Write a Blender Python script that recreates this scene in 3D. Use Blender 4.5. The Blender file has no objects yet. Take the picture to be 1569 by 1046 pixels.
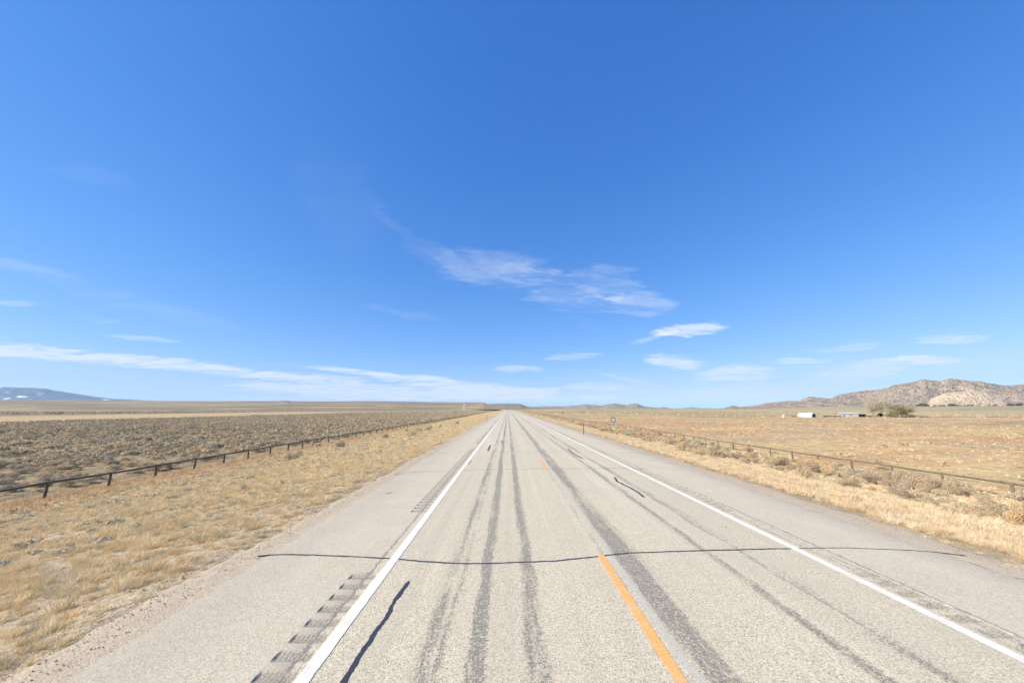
import bpy, math, random
import numpy as np
from mathutils import Vector, Matrix
random.seed(7); rng = np.random.default_rng(7)
sc = bpy.context.scene
COL = sc.collection

# ------------------------------------------------------------------ camera
F, CX, CY, PITCH, YAW, HC = 555.0, 784.5, 523.0, math.radians(10.5), math.radians(0.67), 2.55
cam = bpy.data.cameras.new("camera"); co = bpy.data.objects.new("camera", cam); COL.objects.link(co)
cam.sensor_width = 36.0; cam.lens = 36.0 * F / 1569.0
cam.clip_start = 0.05; cam.clip_end = 200000
co.location = (0, 0, HC); co.rotation_euler = (math.pi / 2 + PITCH, 0, -YAW)
sc.camera = co

# ------------------------------------------------------------------ exposure
sc.view_settings.view_transform = 'Standard'; sc.view_settings.look = 'None'
sc.view_settings.gamma = 1.0; sc.view_settings.exposure = 0.92
sc.cycles.max_bounces = 5; sc.cycles.diffuse_bounces = 2; sc.cycles.volume_bounces = 0
sc.cycles.transparent_max_bounces = 8

def ray(px, py):
    u = (px - CX) / F; v = (py - CY) / F
    d = np.array([u, math.cos(PITCH) + v * math.sin(PITCH), math.sin(PITCH) - v * math.cos(PITCH)])
    cy_, sy_ = math.cos(-YAW), math.sin(-YAW)
    d = np.array([d[0] * cy_ - d[1] * sy_, d[0] * sy_ + d[1] * cy_, d[2]])
    return d
def gpt(px, py, z=0.0):
    d = ray(px, py); t = (z - HC) / d[2]; return d[0] * t, d[1] * t
def apt(px, py, Y):            # real position at forward distance Y
    d = ray(px, py); t = Y / d[1]; return d[0] * t, Y, HC + d[2] * t
def azel(px, py):
    d = ray(px, py); d = d / np.linalg.norm(d)
    return math.atan2(d[0], d[1]), math.asin(d[2])

# ------------------------------------------------------------------ node helper
class G:
    def __init__(s, nt): s.nt = nt; s.n = nt.nodes; s.l = nt.links
    def new(s, t, **k):
        n = s.n.new(t)
        for a, b in k.items(): setattr(n, a, b)
        return n
    def put(s, sock, v):
        if v is None: return
        if isinstance(v, bpy.types.NodeSocket): s.l.new(v, sock)
        else: sock.default_value = v
    def m(s, op, a, b=None, c=None, clamp=False):
        n = s.new('ShaderNodeMath', operation=op, use_clamp=clamp)
        s.put(n.inputs[0], a); s.put(n.inputs[1], b); s.put(n.inputs[2], c); return n.outputs[0]
    def sep(s, v): n = s.new('ShaderNodeSeparateXYZ'); s.put(n.inputs[0], v); return n.outputs
    def comb(s, x, y, z): 
        n = s.new('ShaderNodeCombineXYZ'); s.put(n.inputs[0], x); s.put(n.inputs[1], y); s.put(n.inputs[2], z); return n.outputs[0]
    def noise(s, vec, scale, detail=3, rough=.55, dist=0, out=0):
        n = s.new('ShaderNodeTexNoise'); s.put(n.inputs['Vector'], vec); n.inputs['Scale'].default_value = scale
        n.inputs['Detail'].default_value = detail; n.inputs['Roughness'].default_value = rough
        n.inputs['Distortion'].default_value = dist; return n.outputs[out]
    def vor(s, vec, scale, out='Distance', feature='F1'):
        n = s.new('ShaderNodeTexVoronoi', feature=feature); s.put(n.inputs['Vector'], vec); n.inputs['Scale'].default_value = scale
        return n.outputs[out]
    def mr(s, v, a, b, c=0., d=1., smooth=False):
        n = s.new('ShaderNodeMapRange', clamp=True)
        if smooth: n.interpolation_type = 'SMOOTHSTEP'
        s.put(n.inputs[0], v); s.put(n.inputs[1], a); s.put(n.inputs[2], b); s.put(n.inputs[3], c); s.put(n.inputs[4], d); return n.outputs[0]
    def mix(s, f, a, b, mode='MIX'):
        n = s.new('ShaderNodeMix', data_type='RGBA', blend_type=mode)
        s.put(n.inputs[0], f)
        for i, v in ((6, a), (7, b)):
            if isinstance(v, tuple) and len(v) == 3: v = (*v, 1)
            s.put(n.inputs[i], v)
        return n.outputs[2]
    def ramp(s, f, stops, interp='LINEAR'):
        n = s.new('ShaderNodeValToRGB'); s.put(n.inputs[0], f); e = n.color_ramp.elements; n.color_ramp.interpolation = interp
        while len(e) < len(stops): e.new(0.5)
        for el, (p, c) in zip(e, stops):
            el.position = p
            el.color = (c, c, c, 1) if isinstance(c, (int, float)) else (*c, 1)
        return n.outputs[0]
    def pos(s): return s.new('ShaderNodeNewGeometry').outputs['Position']
    def attr(s, name): return s.new('ShaderNodeAttribute', attribute_name=name).outputs['Color']
    def bump(s, h, dist=.01, strength=1.):
        n = s.new('ShaderNodeBump'); s.put(n.inputs['Height'], h); n.inputs['Distance'].default_value = dist
        n.inputs['Strength'].default_value = strength; return n.outputs[0]

def material(name, rough=.9, spec=.2):
    mt = bpy.data.materials.new(name); mt.use_nodes = True
    g = G(mt.node_tree); b = mt.node_tree.nodes['Principled BSDF']
    b.inputs['Roughness'].default_value = rough; b.inputs['Specular IOR Level'].default_value = spec
    g.b = b
    return mt, g
def simple(name, col, rough=.8, var=.25, scale=8, spec=.2, metal=0.):
    mt, g = material(name, rough, spec)
    tc = g.new('ShaderNodeTexCoord').outputs['Object']
    n = g.noise(tc, scale, 4, .6)
    f = g.mr(n, .3, .7, 1 - var, 1 + var)
    c = g.mix(1.0, (*col, 1), g.comb(f, f, f), 'MULTIPLY')
    g.put(g.b.inputs['Base Color'], c); g.b.inputs['Metallic'].default_value = metal
    return mt

# ------------------------------------------------------------------ world: sky and high thin cloud
SUN_EL, SUN_AZ = math.radians(37), math.radians(-108)     # azimuth from +Y towards +X
w = bpy.data.worlds.new("World"); sc.world = w; w.use_nodes = True
g = G(w.node_tree); bg = g.n['Background']
sky = g.new('ShaderNodeTexSky', sky_type='NISHITA', sun_disc=False)
sky.sun_elevation = SUN_EL; sky.sun_rotation = SUN_AZ
sky.altitude = 2000; sky.air_density = 1.0; sky.dust_density = .35; sky.ozone_density = 2.2
SKY_STRENGTH = 0.10
tc = g.new('ShaderNodeTexCoord').outputs['Generated']
sx, sy, sz = g.sep(tc)
az = g.m('ARCTAN2', sx, sy); el = g.m('ARCSINE', sz)
wob = g.noise(g.comb(g.m('MULTIPLY', az, 6.), g.m('MULTIPLY', el, 16.), 0.), 1.0, 5, .6, out=1)
wr, wg_, wb_ = g.sep(wob)
az2 = g.m('ADD', az, g.m('MULTIPLY', g.m('SUBTRACT', wr, .5), .10))
el2 = g.m('ADD', el, g.m('MULTIPLY', g.m('SUBTRACT', wg_, .5), g.m('ADD', g.m('MULTIPLY', el, .16), .006)))
def cloud_group():
    ng = bpy.data.node_groups.new('cloud_wisp', 'ShaderNodeTree')
    for nm in ('az', 'el', 'a0', 'e0', 'c', 's', 'L', 'W', 'k', 'tex'): ng.interface.new_socket(nm, in_out='INPUT', socket_type='NodeSocketFloat')
    ng.interface.new_socket('v', in_out='OUTPUT', socket_type='NodeSocketFloat')
    q = G(ng); i = q.new('NodeGroupInput').outputs; o = q.new('NodeGroupOutput')
    da = q.m('SUBTRACT', i['az'], i['a0']); de = q.m('SUBTRACT', i['el'], i['e0'])
    u = q.m('DIVIDE', q.m('ADD', q.m('MULTIPLY', da, i['c']), q.m('MULTIPLY', de, i['s'])), i['L'])
    v = q.m('DIVIDE', q.m('SUBTRACT', q.m('MULTIPLY', de, i['c']), q.m('MULTIPLY', da, i['s'])), i['W'])
    r = q.m('ADD', q.m('MULTIPLY', u, u), q.m('MULTIPLY', v, v))
    e = q.m('SUBTRACT', q.m('MULTIPLY', q.mr(r, 0., 1., 1., 0., True), 1.65), q.m('MULTIPLY', q.m('SUBTRACT', 1., i['tex']), 1.6), clamp=True)
    q.put(o.inputs[0], q.m('MULTIPLY', e, i['k']))
    return ng
CG = cloud_group()
# (centre px, centre py, half length px, half width px, tilt in degrees (up to the right positive), strength)
WISPS = [(765, 416, 95, 30, -8, .19), (840, 442, 110, 22, -14, .21), (925, 436, 62, 26, 0, .21), (975, 464, 58, 15, 2, .34), (690, 402, 60, 14, -30, .10), (630, 375, 55, 10, -42, .06), (870, 478, 60, 10, -25, .08),
 (1050, 506, 66, 11, 6, .85), (1000, 517, 40, 4, 18, .5), (880, 544, 50, 6, 5, .5), (1030, 555, 50, 11, -8, .75), (1120, 575, 70, 15, 3, .75),
 (1230, 552, 55, 7, 3, .75), (1455, 517, 70, 11, 3, .6), (1300, 530, 60, 6, 5, .35), (1420, 550, 70, 9, -1, .85), (1310, 570, 90, 17, 10, .6),
 (120, 548, 200, 8, -5, 1.0), (330, 565, 220, 9, -6, 1.0), (480, 577, 90, 6, -4, .6), (560, 572, 80, 5, -6, .9), (430, 590, 70, 6, -3, .8),
 (470, 596, 110, 6, -3, .95), (600, 597, 130, 8, -4, 1.0), (690, 590, 115, 10, -6, 1.1), (760, 602, 105, 13, -3, 1.2), (640, 606, 200, 8, -1, 1.0), (830, 599, 40, 6, 2, .8), (520, 611, 160, 4, 0, .35), (860, 611, 120, 6, 0, .5),
 (795, 565, 40, 6, -2, .6), (920, 592, 60, 8, 0, .6), (960, 580, 60, 5, -12, .35), (230, 517, 75, 4, -6, .4), (135, 486, 45, 5, -3, .35), (40, 407, 80, 8, -10, .16),
 (160, 280, 70, 14, -18, .05), (520, 290, 60, 60, -60, .03), (20, 463, 40, 5, -3, .3), (1010, 606, 260, 14, 0, .38), (1200, 598, 200, 14, 2, .3),
 (150, 603, 500, 22, 0, .22), (1250, 602, 480, 20, 0, .30), (240, 470, 160, 14, -14, .1), (620, 478, 70, 5, -8, .12)]
zz_ = g.m('ADD', g.m('MAXIMUM', sz, 0.), .05)
plx = g.m('DIVIDE', sx, zz_); ply = g.m('DIVIDE', sy, zz_)
st = g.noise(g.comb(g.m('MULTIPLY', g.m('ADD', plx, g.m('MULTIPLY', ply, .25)), 1.0), g.m('MULTIPLY', ply, 2.3), 3.3), 1.3, 9, .66, .9)
st2 = g.noise(g.comb(g.m('MULTIPLY', plx, 1.3), g.m('MULTIPLY', g.m('SUBTRACT', ply, g.m('MULTIPLY', plx, .3)), 2.6), 8.3), 4.0, 6, .62, .7)
tex = g.m('ADD', g.m('MULTIPLY', g.mr(st, .38, .62), .66), g.m('MULTIPLY', g.mr(st2, .36, .64), .40))
tex = g.m('MINIMUM', tex, 1.)
tot = None
for (px, py, hl, hw, tilt, k) in WISPS:
    a0, e0 = azel(px, py); ext = math.radians(tilt)
    a1, e1 = azel(px + hl, py - hl * math.tan(ext)); a2, e2 = azel(px, py - hw)
    ang = math.atan2(e1 - e0, a1 - a0); L = math.hypot(a1 - a0, e1 - e0); W = max(abs(e2 - e0), .004)
    n = g.new('ShaderNodeGroup'); n.node_tree = CG
    g.put(n.inputs['tex'], tex); g.put(n.inputs['az'], az2); g.put(n.inputs['el'], el2)
    for nm, v in (('a0', a0), ('e0', e0), ('c', math.cos(ang)), ('s', math.sin(ang)), ('L', L * 1.35), ('W', W * (1.6 if py < 500 else 1.4)), ('k', k * (1.15 if 530 < py else 1.0))): n.inputs[nm].default_value = v
    tot = n.outputs[0] if tot is None else g.m('ADD', tot, n.outputs[0])
alpha = g.m('MULTIPLY', g.m('MINIMUM', tot, 1.1), g.m('ADD', g.m('MULTIPLY', tex, .45), .48))
alpha = g.m('MINIMUM', g.m('ADD', g.m('MULTIPLY', alpha, .9), g.m('MULTIPLY', g.m('MULTIPLY', tot, tot), .06)), .9)
s3_ = g.new('ShaderNodeSeparateColor'); g.put(s3_.inputs[0], sky.outputs[0]); c3_ = g.new('ShaderNodeCombineColor')
K = .187                                                    # the clear dry high-altitude blue, per channel
gch = g.m('MULTIPLY', g.m('POWER', g.m('MULTIPLY', s3_.outputs[1], K / .62), .80), .45 / K)
g.put(c3_.inputs[0], g.m('MINIMUM', g.m('MULTIPLY', gch, .70), g.m('MULTIPLY', g.m('POWER', g.m('MULTIPLY', s3_.outputs[0], .6 * K), 1.3), 1.22 / K)))
g.put(c3_.inputs[1], gch)
g.put(c3_.inputs[2], g.m('MULTIPLY', g.m('POWER', g.m('MULTIPLY', s3_.outputs[2], K / 1.01), .5), 1.0 / K))
SKYCOL = c3_.outputs[0]
CLOUD = (5.05, 5.3, 5.45)
final = g.mix(alpha, SKYCOL, CLOUD)
g.put(bg.inputs[0], final); bg.inputs[1].default_value = SKY_STRENGTH
w.cycles.sampling_method = 'MANUAL'; w.cycles.sample_map_resolution = 512

sl = bpy.data.lights.new("sun", 'SUN'); sl.energy = 4.6; sl.angle = math.radians(.53); sl.color = (1, .94, .83)
so = bpy.data.objects.new("sun", sl); COL.objects.link(so)
sd = Vector((math.sin(SUN_AZ) * math.cos(SUN_EL), math.cos(SUN_AZ) * math.cos(SUN_EL), math.sin(SUN_EL)))
so.rotation_euler = sd.to_track_quat('Z', 'Y').to_euler(); so.location = (0, 0, 60)

# ------------------------------------------------------------------ mesh helpers
def vnoise(x, y, seed=0):
    xi = np.floor(x).astype(np.int64); yi = np.floor(y).astype(np.int64); fx = x - xi; fy = y - yi
    fx = fx * fx * (3 - 2 * fx); fy = fy * fy * (3 - 2 * fy)
    def h(a, b):
        n = (a * 374761393 + b * 668265263 + seed * 974634777) & 0xffffffff
        n = ((n ^ (n >> 13)) * 1274126177) & 0xffffffff
        return ((n ^ (n >> 16)) & 0xffff) / 65535.0
    return (h(xi, yi) * (1 - fx) + h(xi + 1, yi) * fx) * (1 - fy) + (h(xi, yi + 1) * (1 - fx) + h(xi + 1, yi + 1) * fx) * fy
def fbm(x, y, o=4, seed=0, gain=.5):
    s = 0; a = 1; t = 0
    for k in range(o):
        s = s + a * vnoise(x * 2 ** k + 17.3 * k, y * 2 ** k + 9.1 * k, seed + k); t += a; a *= gain
    return s / t
def sst(x, a, b):
    t = np.clip((x - a) / (b - a), 0, 1); return t * t * (3 - 2 * t)

def link(name, me, mat=None, parent=None, kind=None, label=None, cat=None, group=None, loc=None):
    o = bpy.data.objects.new(name, me); COL.objects.link(o)
    if mat is not None and me is not None and len(me.materials) == 0: me.materials.append(mat)
    if parent: o.parent = parent
    if loc is not None: o.location = loc
    tag(o, kind, label, cat, group); return o
def tag(o, kind=None, label=None, cat=None, group=None):
    if kind: o['kind'] = kind
    if label: o['label'] = label
    if cat: o['category'] = cat
    if group: o['group'] = group
    return o
def npmesh(name, V, Fc, cols=None, smooth=False):
    """V (n,3), Fc (m,k) uniform faces"""
    V = np.ascontiguousarray(V, np.float32); Fc = np.ascontiguousarray(Fc, np.int32)
    me = bpy.data.meshes.new(name); m, k = Fc.shape
    me.vertices.add(len(V)); me.vertices.foreach_set('co', V.ravel())
    me.loops.add(m * k); me.loops.foreach_set('vertex_index', Fc.ravel())
    me.polygons.add(m); me.polygons.foreach_set('loop_start', np.arange(0, m * k, k, dtype=np.int32))
    if smooth: me.polygons.foreach_set('use_smooth', np.ones(m, bool))
    if cols is not None:
        a = me.color_attributes.new('Col', 'FLOAT_COLOR', 'POINT')
        c = np.ones((len(V), 4), np.float32); c[:, :3] = cols; a.data.foreach_set('color', c.ravel())
    me.update(); me.validate(); return me
def grid(X, Y, Z, name, cols=None, smooth=True):
    ny, nx = X.shape; V = np.stack([X, Y, Z], -1).reshape(-1, 3)
    i = np.arange(ny * nx).reshape(ny, nx)
    Fc = np.stack([i[:-1, :-1], i[:-1, 1:], i[1:, 1:], i[1:, :-1]], -1).reshape(-1, 4)
    return npmesh(name, V, Fc, None if cols is None else cols.reshape(-1, 3), smooth)
class MB:
    def __init__(s): s.v = []; s.f = []
    def box(s, x0, x1, y0, y1, z0, z1):
        b = len(s.v); s.v += [(x, y, z) for z in (z0, z1) for y in (y0, y1) for x in (x0, x1)]
        for q in ((0, 2, 3, 1), (4, 5, 7, 6), (0, 1, 5, 4), (2, 6, 7, 3), (0, 4, 6, 2), (1, 3, 7, 5)): s.f.append([b + i for i in q])
        return s
    def tube(s, pts, rad, n=8, cap=True):
        pts = [Vector(p) for p in pts]; b = len(s.v)
        if not hasattr(rad, '__len__'): rad = [rad] * len(pts)
        for i, p in enumerate(pts):
            d = (pts[min(i + 1, len(pts) - 1)] - pts[max(i - 1, 0)]).normalized()
            a = d.orthogonal().normalized() if abs(d.z) > .9 else d.cross(Vector((0, 0, 1))).normalized()
            if abs(d.z) > .9: a = (Vector((1, 0, 0)) - d * d.x).normalized()
            c = d.cross(a)
            for k in range(n):
                t = 2 * math.pi * k / n; s.v.append(tuple(p + (a * math.cos(t) + c * math.sin(t)) * rad[i]))
        for i in range(len(pts) - 1):
            for k in range(n):
                s.f.append([b + i * n + k, b + i * n + (k + 1) % n, b + (i + 1) * n + (k + 1) % n, b + (i + 1) * n + k])
        if cap: s.f.append([b + k for k in range(n)][::-1]); s.f.append([b + (len(pts) - 1) * n + k for k in range(n)])
        return s
    def mesh(s, name):
        me = bpy.data.meshes.new(name); me.from_pydata(s.v, [], s.f); me.update(); return me
    def build(s, name, mat, parent=None, **k): return link(name, s.mesh(name), mat, parent, **k)
def empty(name, loc, label, cat, group=None):
    o = bpy.data.objects.new(name, None); COL.objects.link(o); o.location = loc; o.empty_display_size = .3
    return tag(o, None, label, cat, group)

# ------------------------------------------------------------------ terrain
PXs = [-34000, -34, -32, -31, -30, -28, -20, -9, -5.3, -4.6, -4.2, 7.6, 8.1, 8.9, 13, 22, 30, 33, 34000]
PZs = [-2.95, -2.95, -2.9, -2.72, -2.9, -2.75, -2.05, -.5, -.045, -.022, -.022, -.022, -.022, -.05, -.6, -2.1, -2.8, -2.9, -2.9]
def terrain(x, y):
    z = np.interp(x, PXs, PZs)
    off = np.where(x < 0, -x - 5.2, x - 8.8); out = np.clip(off, 0, None)
    z = z + (fbm(x / 3.1, y / 3.1, 3, 5) - .5) * .13 * sst(out, .6, 5) + (fbm(x / 19., y / 19., 3, 6) - .5) * .7 * sst(out, 8, 30)
    z = z - 3.6 * sst(x, 60, 330) * (1 - sst(y, 500, 1500))
    # crest of the road: the land drops away behind it, close to the road only
    z = z - 9 * sst(y, 830, 1500) * (1 - sst(np.abs(x), 30, 260))
    z = z + 21 * sst(np.hypot(x, y), 700, 3900) * sst(x / np.clip(np.abs(y), 1, None), .62, .92)
    z = z + (fbm(x / 400., y / 400., 4, 8) - .5) * 9 * sst(np.hypot(x * .7, y), 300, 2200)
    return z
def axis(lo, hi, near, step, grow, fine=None):
    def half(lim):
        a = [near]; s = step
        while a[-1] < lim: s *= grow; a.append(a[-1] + s)
        return a[1:]
    return np.array([-v for v in half(lo)][::-1] + list(np.arange(-near, near + 1e-6, step)) + half(hi))
gx = np.unique(np.concatenate([axis(30000, 30000, 46, .5, 1.05), np.array(PXs[1:-1])]))
gy = np.concatenate([-np.array([3000, 1500, 700, 300, 150, 80, 50, 35]) * 1.0, axis(0, 30000, 30, .6, 1.035)[1:]])
gy = np.unique(np.concatenate([gy, np.arange(30, 110, .8)]))

def lerp(a, b, t): return a * (1 - t[..., None]) + b * t[..., None]
C = lambda r, g_, b: np.array([r, g_, b], float)
def ground_colour(x, y):
    s1 = fbm(x / 2.2, y / 2.2, 4, 21); s2 = fbm(x / 14., y / 14., 4, 22); s3 = fbm(x / 60., y / 60., 4, 23); s4 = fbm(x / 500., y / 260., 5, 24)
    r = np.hypot(x, y)
    soil = C(.40, .335, .265); straw = C(.43, .345, .245); grey = C(.34, .29, .22)
    c = lerp(np.broadcast_to(soil, x.shape + (3,)), straw, sst(s1, .35, .6))                      # verge
    # left field: brown-grey soil between sagebrush
    lf = lerp(lerp(np.broadcast_to(C(.29, .235, .165), x.shape + (3,)), C(.34, .265, .175), sst(s2, .35, .65)), C(.25, .205, .15), sst(s3, .5, .7))
    far = lerp(np.broadcast_to(C(.215, .178, .13), x.shape + (3,)), C(.33, .27, .19), sst(s4, .45, .62))
    far = lerp(far, C(.20, .175, .13), sst(s3, .55, .7) * .5)
    lf = lerp(lf, far, sst(-x + (s3 - .5) * 60, 350, 420))
    lf = lerp(lf, far, sst(y, 500, 1300))
    band = sst(-x + (s2 - .5) * 22 + (s3 - .5) * 40, 188, 204) * (1 - sst(-x + (s2 - .5) * 40 + (s3 - .5) * 80, 345, 385)) * (1 - .6 * sst(y, 400, 900))
    lf = lerp(lf, C(.43, .335, .22), band)
    c = lerp(c, lf, sst(-x, 28, 30.5))
    c = lerp(c, C(.50, .355, .20), sst(-x + (s1 - .5) * 3, 22.5, 25.5) * (1 - sst(-x, 28.6, 29.6)) * .8)
    # right field: straw with rusty patches
    rf = lerp(lerp(np.broadcast_to(C(.53, .405, .24), x.shape + (3,)), C(.47, .29, .17), sst(fbm(x / 75., y / 17., 4, 33), .49, .62) * .85), C(.42, .34, .245), sst(s2, .52, .68) * .8)
    rf = lerp(rf, C(.36, .31, .22), sst(s1, .55, .75) * .5) * .95
    rfar = lerp(np.broadcast_to(C(.37, .32, .215), x.shape + (3,)), C(.30, .26, .175), sst(s4, .42, .58))
    rfar = lerp(rfar, C(.52, .42, .28), sst(s3, .6, .75) * .6)
    mid = lerp(rf, C(.27, .225, .15), sst(fbm(x / 90., y / 26., 4, 31), .48, .60) * .85)
    rf = lerp(rf, mid, sst(y + x * .3, 170, 290))
    rf = lerp(rf, rfar, sst(y + (s3 - .5) * 120 + (x - 400) * .02, 400, 560))
    rf = lerp(rf, C(.38, .22, .14), sst(x, 420, 600) * sst(y, 300, 350) * (1 - sst(y, 390, 450)) * .8)
    c = lerp(c, rf, sst(x, 24, 34))
    # grass foot of the right verge and dry ditch grass beside the pavement
    c = lerp(c, C(.55, .42, .26), sst(x, 8.6, 9.2) * (1 - sst(x, 13, 17)) * .7)
    return c * np.array([1.04, .97, .80])
X, Y = np.meshgrid(gx, gy)
GZ = terrain(X, Y)

mg, g = material('dry_ground', .95, .1)
p = g.pos(); base = g.attr('Col')
n1 = g.noise(p, .9, 6, .65); n2 = g.noise(p, 9., 4, .65); n3 = g.noise(p, .12, 5, .6)
cl = g.vor(g.comb(g.sep(p)[0], g.sep(p)[1], g.m('MULTIPLY', n1, 1.2)), .75)
n4 = g.noise(p, 38., 3, .7)
f = g.m('MULTIPLY', g.m('MULTIPLY', g.mr(n1, .3, .7, .78, 1.2), g.mr(n4, .3, .7, .72, 1.24)), g.mr(n2, .28, .72, .66, 1.3))
f = g.m('MULTIPLY', f, g.mr(n3, .3, .7, .86, 1.12))
sp = g.mr(cl, .12, .42, 0., 1.)
sp = g.m('MAXIMUM', sp, g.mr(g.noise(p, .35, 2, .5), .42, .56, 0., 1.))
c = g.mix(1.0, base, g.comb(f, f, f), 'MULTIPLY')
c = g.mix(g.m('MULTIPLY', g.m('SUBTRACT', 1., sp), .42), c, (.17, .15, .10))
g.put(g.b.inputs['Base Color'], c)
g.put(g.b.inputs['Normal'], g.bump(g.m('ADD', g.m('ADD', g.m('MULTIPLY', n2, .5), g.m('MULTIPLY', n4, .15)), g.m('SUBTRACT', 1., cl)), .14, .9))
link('ground', grid(X, Y, GZ, 'ground', ground_colour(X, Y)), mg, kind='structure')

# --- gravel edges beside the pavement
mgr, g = material('gravel', .95, .1)
p = g.pos(); v = g.vor(p, 45, 'Color'); n = g.noise(p, 2.2, 5, .6); d = g.vor(p, 45)
c = g.mix(g.sep(v)[0], (.37, .295, .20), (.51, .42, .30))
c = g.mix(g.mr(n, .45, .62), c, (.42, .335, .24)); c = g.mix(g.mr(g.noise(p, 60, 3), .56, .66), c, (.2, .165, .125))
g.put(g.b.inputs['Base Color'], c); g.put(g.b.inputs['Normal'], g.bump(g.m('SUBTRACT', 1., d), .006, .7))
ys = np.concatenate([np.arange(-20, 80, .12), 80 * 1.01 ** np.arange(0, 238)]); ys = ys[ys < 850]
for side in (-1, 1):
    inner, outer = (-4.2, -4.98) if side < 0 else (7.85, 8.72)
    ts = np.linspace(0, 1, 9)
    jag = (fbm(ys / .5, ys * 0 + side * 7, 4, 41, .7) - .5) * .42 + (fbm(ys / 5., ys * 0 + side * 3, 3, 42) - .5) * .5
    XX = inner + (outer + jag[:, None] * 1.0 - inner) * ts[None, :]; YY = np.repeat(ys[:, None], 9, 1)
    ZZ = np.interp(XX, PXs, PZs) + .012 + (fbm(XX * 6, YY * 6, 3, 43) - .5) * .02
    ZZ[:, -1] -= .03
    link('gravel', grid(XX, YY, ZZ, 'gravel'), mgr, kind='structure')

# ------------------------------------------------------------------ road
mr_, g = material('pavement', .88, .25)
p = g.pos(); x, y, z = g.sep(p)
agg = g.vor(p, 62, 'Color'); ar, ag, ab = g.sep(agg)
sp1 = g.noise(p, 46, 3, .6); sp2 = g.noise(p, 17, 4, .7)
big = g.noise(p, .35, 4, .6)
strch = g.comb(g.m('MULTIPLY', x, 5.), g.m('MULTIPLY', y, .22), 0.)
lng = g.noise(strch, 1., 4, .6)
# cream chip seal
chip = g.mix(ar, (.38, .32, .215), (.64, .555, .40))
chip = g.mix(g.mr(sp1, .585, .64), chip, (.14, .12, .095))
chip = g.mix(g.mr(sp1, .36, .30), chip, (.66, .60, .50))
pl = g.noise(g.comb(g.m('MULTIPLY', x, 2.6), g.m('MULTIPLY', y, .045), 7.), 1., 5, .65)
chip = g.mix(g.m('MULTIPLY', g.mr(pl, .48, .66), .30), chip, (.33, .295, .235)); chip = g.mix(g.m('MULTIPLY', g.mr(pl, .46, .34), .3), chip, (.62, .55, .43))
chip = g.mix(g.m('MULTIPLY', g.mr(big, .4, .65), .35), chip, (.43, .375, .285))
xw = g.m('ADD', x, g.m('MULTIPLY', g.m('SUBTRACT', g.noise(g.comb(0., y, 0.), .35, 3, .6), .5), .13))
xw = g.m('ADD', xw, g.m('MULTIPLY', g.m('SUBTRACT', sp2, .5), .16))
# flushed wheel paths, position across the road -> density
lo, hi = -2.2, 6.2
S = [(-1.02, .1), (-.90, .52), (-.84, .76), (-.76, .46), (-.70, .60), (-.60, .16), (-.45, .12), (-.395, .85), (-.32, 1.), (-.255, .85), (-.2, .34), (-.08, .26), (-.05, .44), (0.0, .24), (.14, .26),
     (.22, .72), (.30, .88), (.38, .68), (.48, .14), (1.60, .16), (1.70, .5), (1.78, .05), (1.86, .32), (1.95, .8), (2.08, .9), (2.24, .62), (2.44, .12), (3.50, .14), (3.60, .80), (3.68, .72), (3.76, .16), (4.08, .10)]
S2 = [(4.05, 0.05), (4.16, .56), (4.27, .84), (4.36, .54), (4.46, .06), (5.2, 0.), (5.43, 0.), (5.50, .55), (5.75, .5), (5.83, 0.)]
xf = g.mr(xw, lo, hi)
R1 = g.ramp(xf, [((a - lo) / (hi - lo), b) for a, b in S] ); R2 = g.ramp(xf, [((a - lo) / (hi - lo), b) for a, b in S2])
D = g.m('ADD', g.m('MULTIPLY', R1, g.mr(xw, 4.08, 4.1, 1., 0.)), R2)
D = g.m('MULTIPLY', D, g.mr(lng, .34, .60, .55, 1.05))
brk = g.noise(g.comb(g.m('MULTIPLY', x, 9.), g.m('MULTIPLY', y, 1.1), 4.), 1., 5, .7)
D = g.m('MULTIPLY', D, g.mr(brk, .34, .56, .62, 1.1)); sp3 = g.noise(p, 7., 5, .75)
thr = g.m('ADD', g.m('MULTIPLY', sp1, .5), g.m('MULTIPLY', sp2, .5))
spk = g.m('ADD', g.m('MULTIPLY', g.mr(sp1, .3, .7), .56), g.m('ADD', g.m('MULTIPLY', g.mr(sp2, .3, .7), .28), g.m('MULTIPLY', g.mr(sp3, .3, .7), .20)))
dark = g.mr(g.m('SUBTRACT', g.m('MULTIPLY', D, .98), spk), -.10, .14)
dark = g.m('MULTIPLY', dark, g.mr(g.sep(g.vor(p, 48, 'Color'))[1], .62, .82, 1., .35))
flush = g.mix(g.mr(sp1, .4, .6), (.085, .08, .07), (.24, .22, .185))
lane = g.mix(g.m('MULTIPLY', dark, .78), chip, flush)
jl = g.m('MULTIPLY', g.mr(g.m('ABSOLUTE', g.m('SUBTRACT', xw, 1.84)), .03, .06, 1., 0.), .45)
lane = g.mix(jl, lane, (.42, .40, .36))
# smoother grey shoulder, brown and worn outward
sh = g.mix(ar, (.37, .315, .22), (.565, .49, .36)); sh = g.mix(g.mr(sp1, .60, .70), sh, (.22, .185, .145))
sh = g.mix(g.mr(g.noise(p, .8, 5, .65), .42, .66, 0., .45), sh, (.53, .465, .355))
edge = g.m('MAXIMUM', g.mr(g.m('ADD', x, g.m('MULTIPLY', big, 1.)), -2.6, -4.0), g.mr(g.m('SUBTRACT', x, g.m('MULTIPLY', big, .8)), 6.6, 7.8))
sh = g.mix(g.m('MULTIPLY', edge, .5), sh, g.mix(g.mr(sp2, .35, .65), (.24, .20, .16), (.40, .33, .255)))
rum = g.m('MULTIPLY', g.sep(g.attr('Col'))[1], g.m('MAXIMUM', g.m('MULTIPLY', g.mr(xw, -2.46, -2.15, .05, .65), g.mr(xw, 0., -.1)), g.m('MULTIPLY', g.mr(xw, 5., 5.1), .6)))
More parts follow.
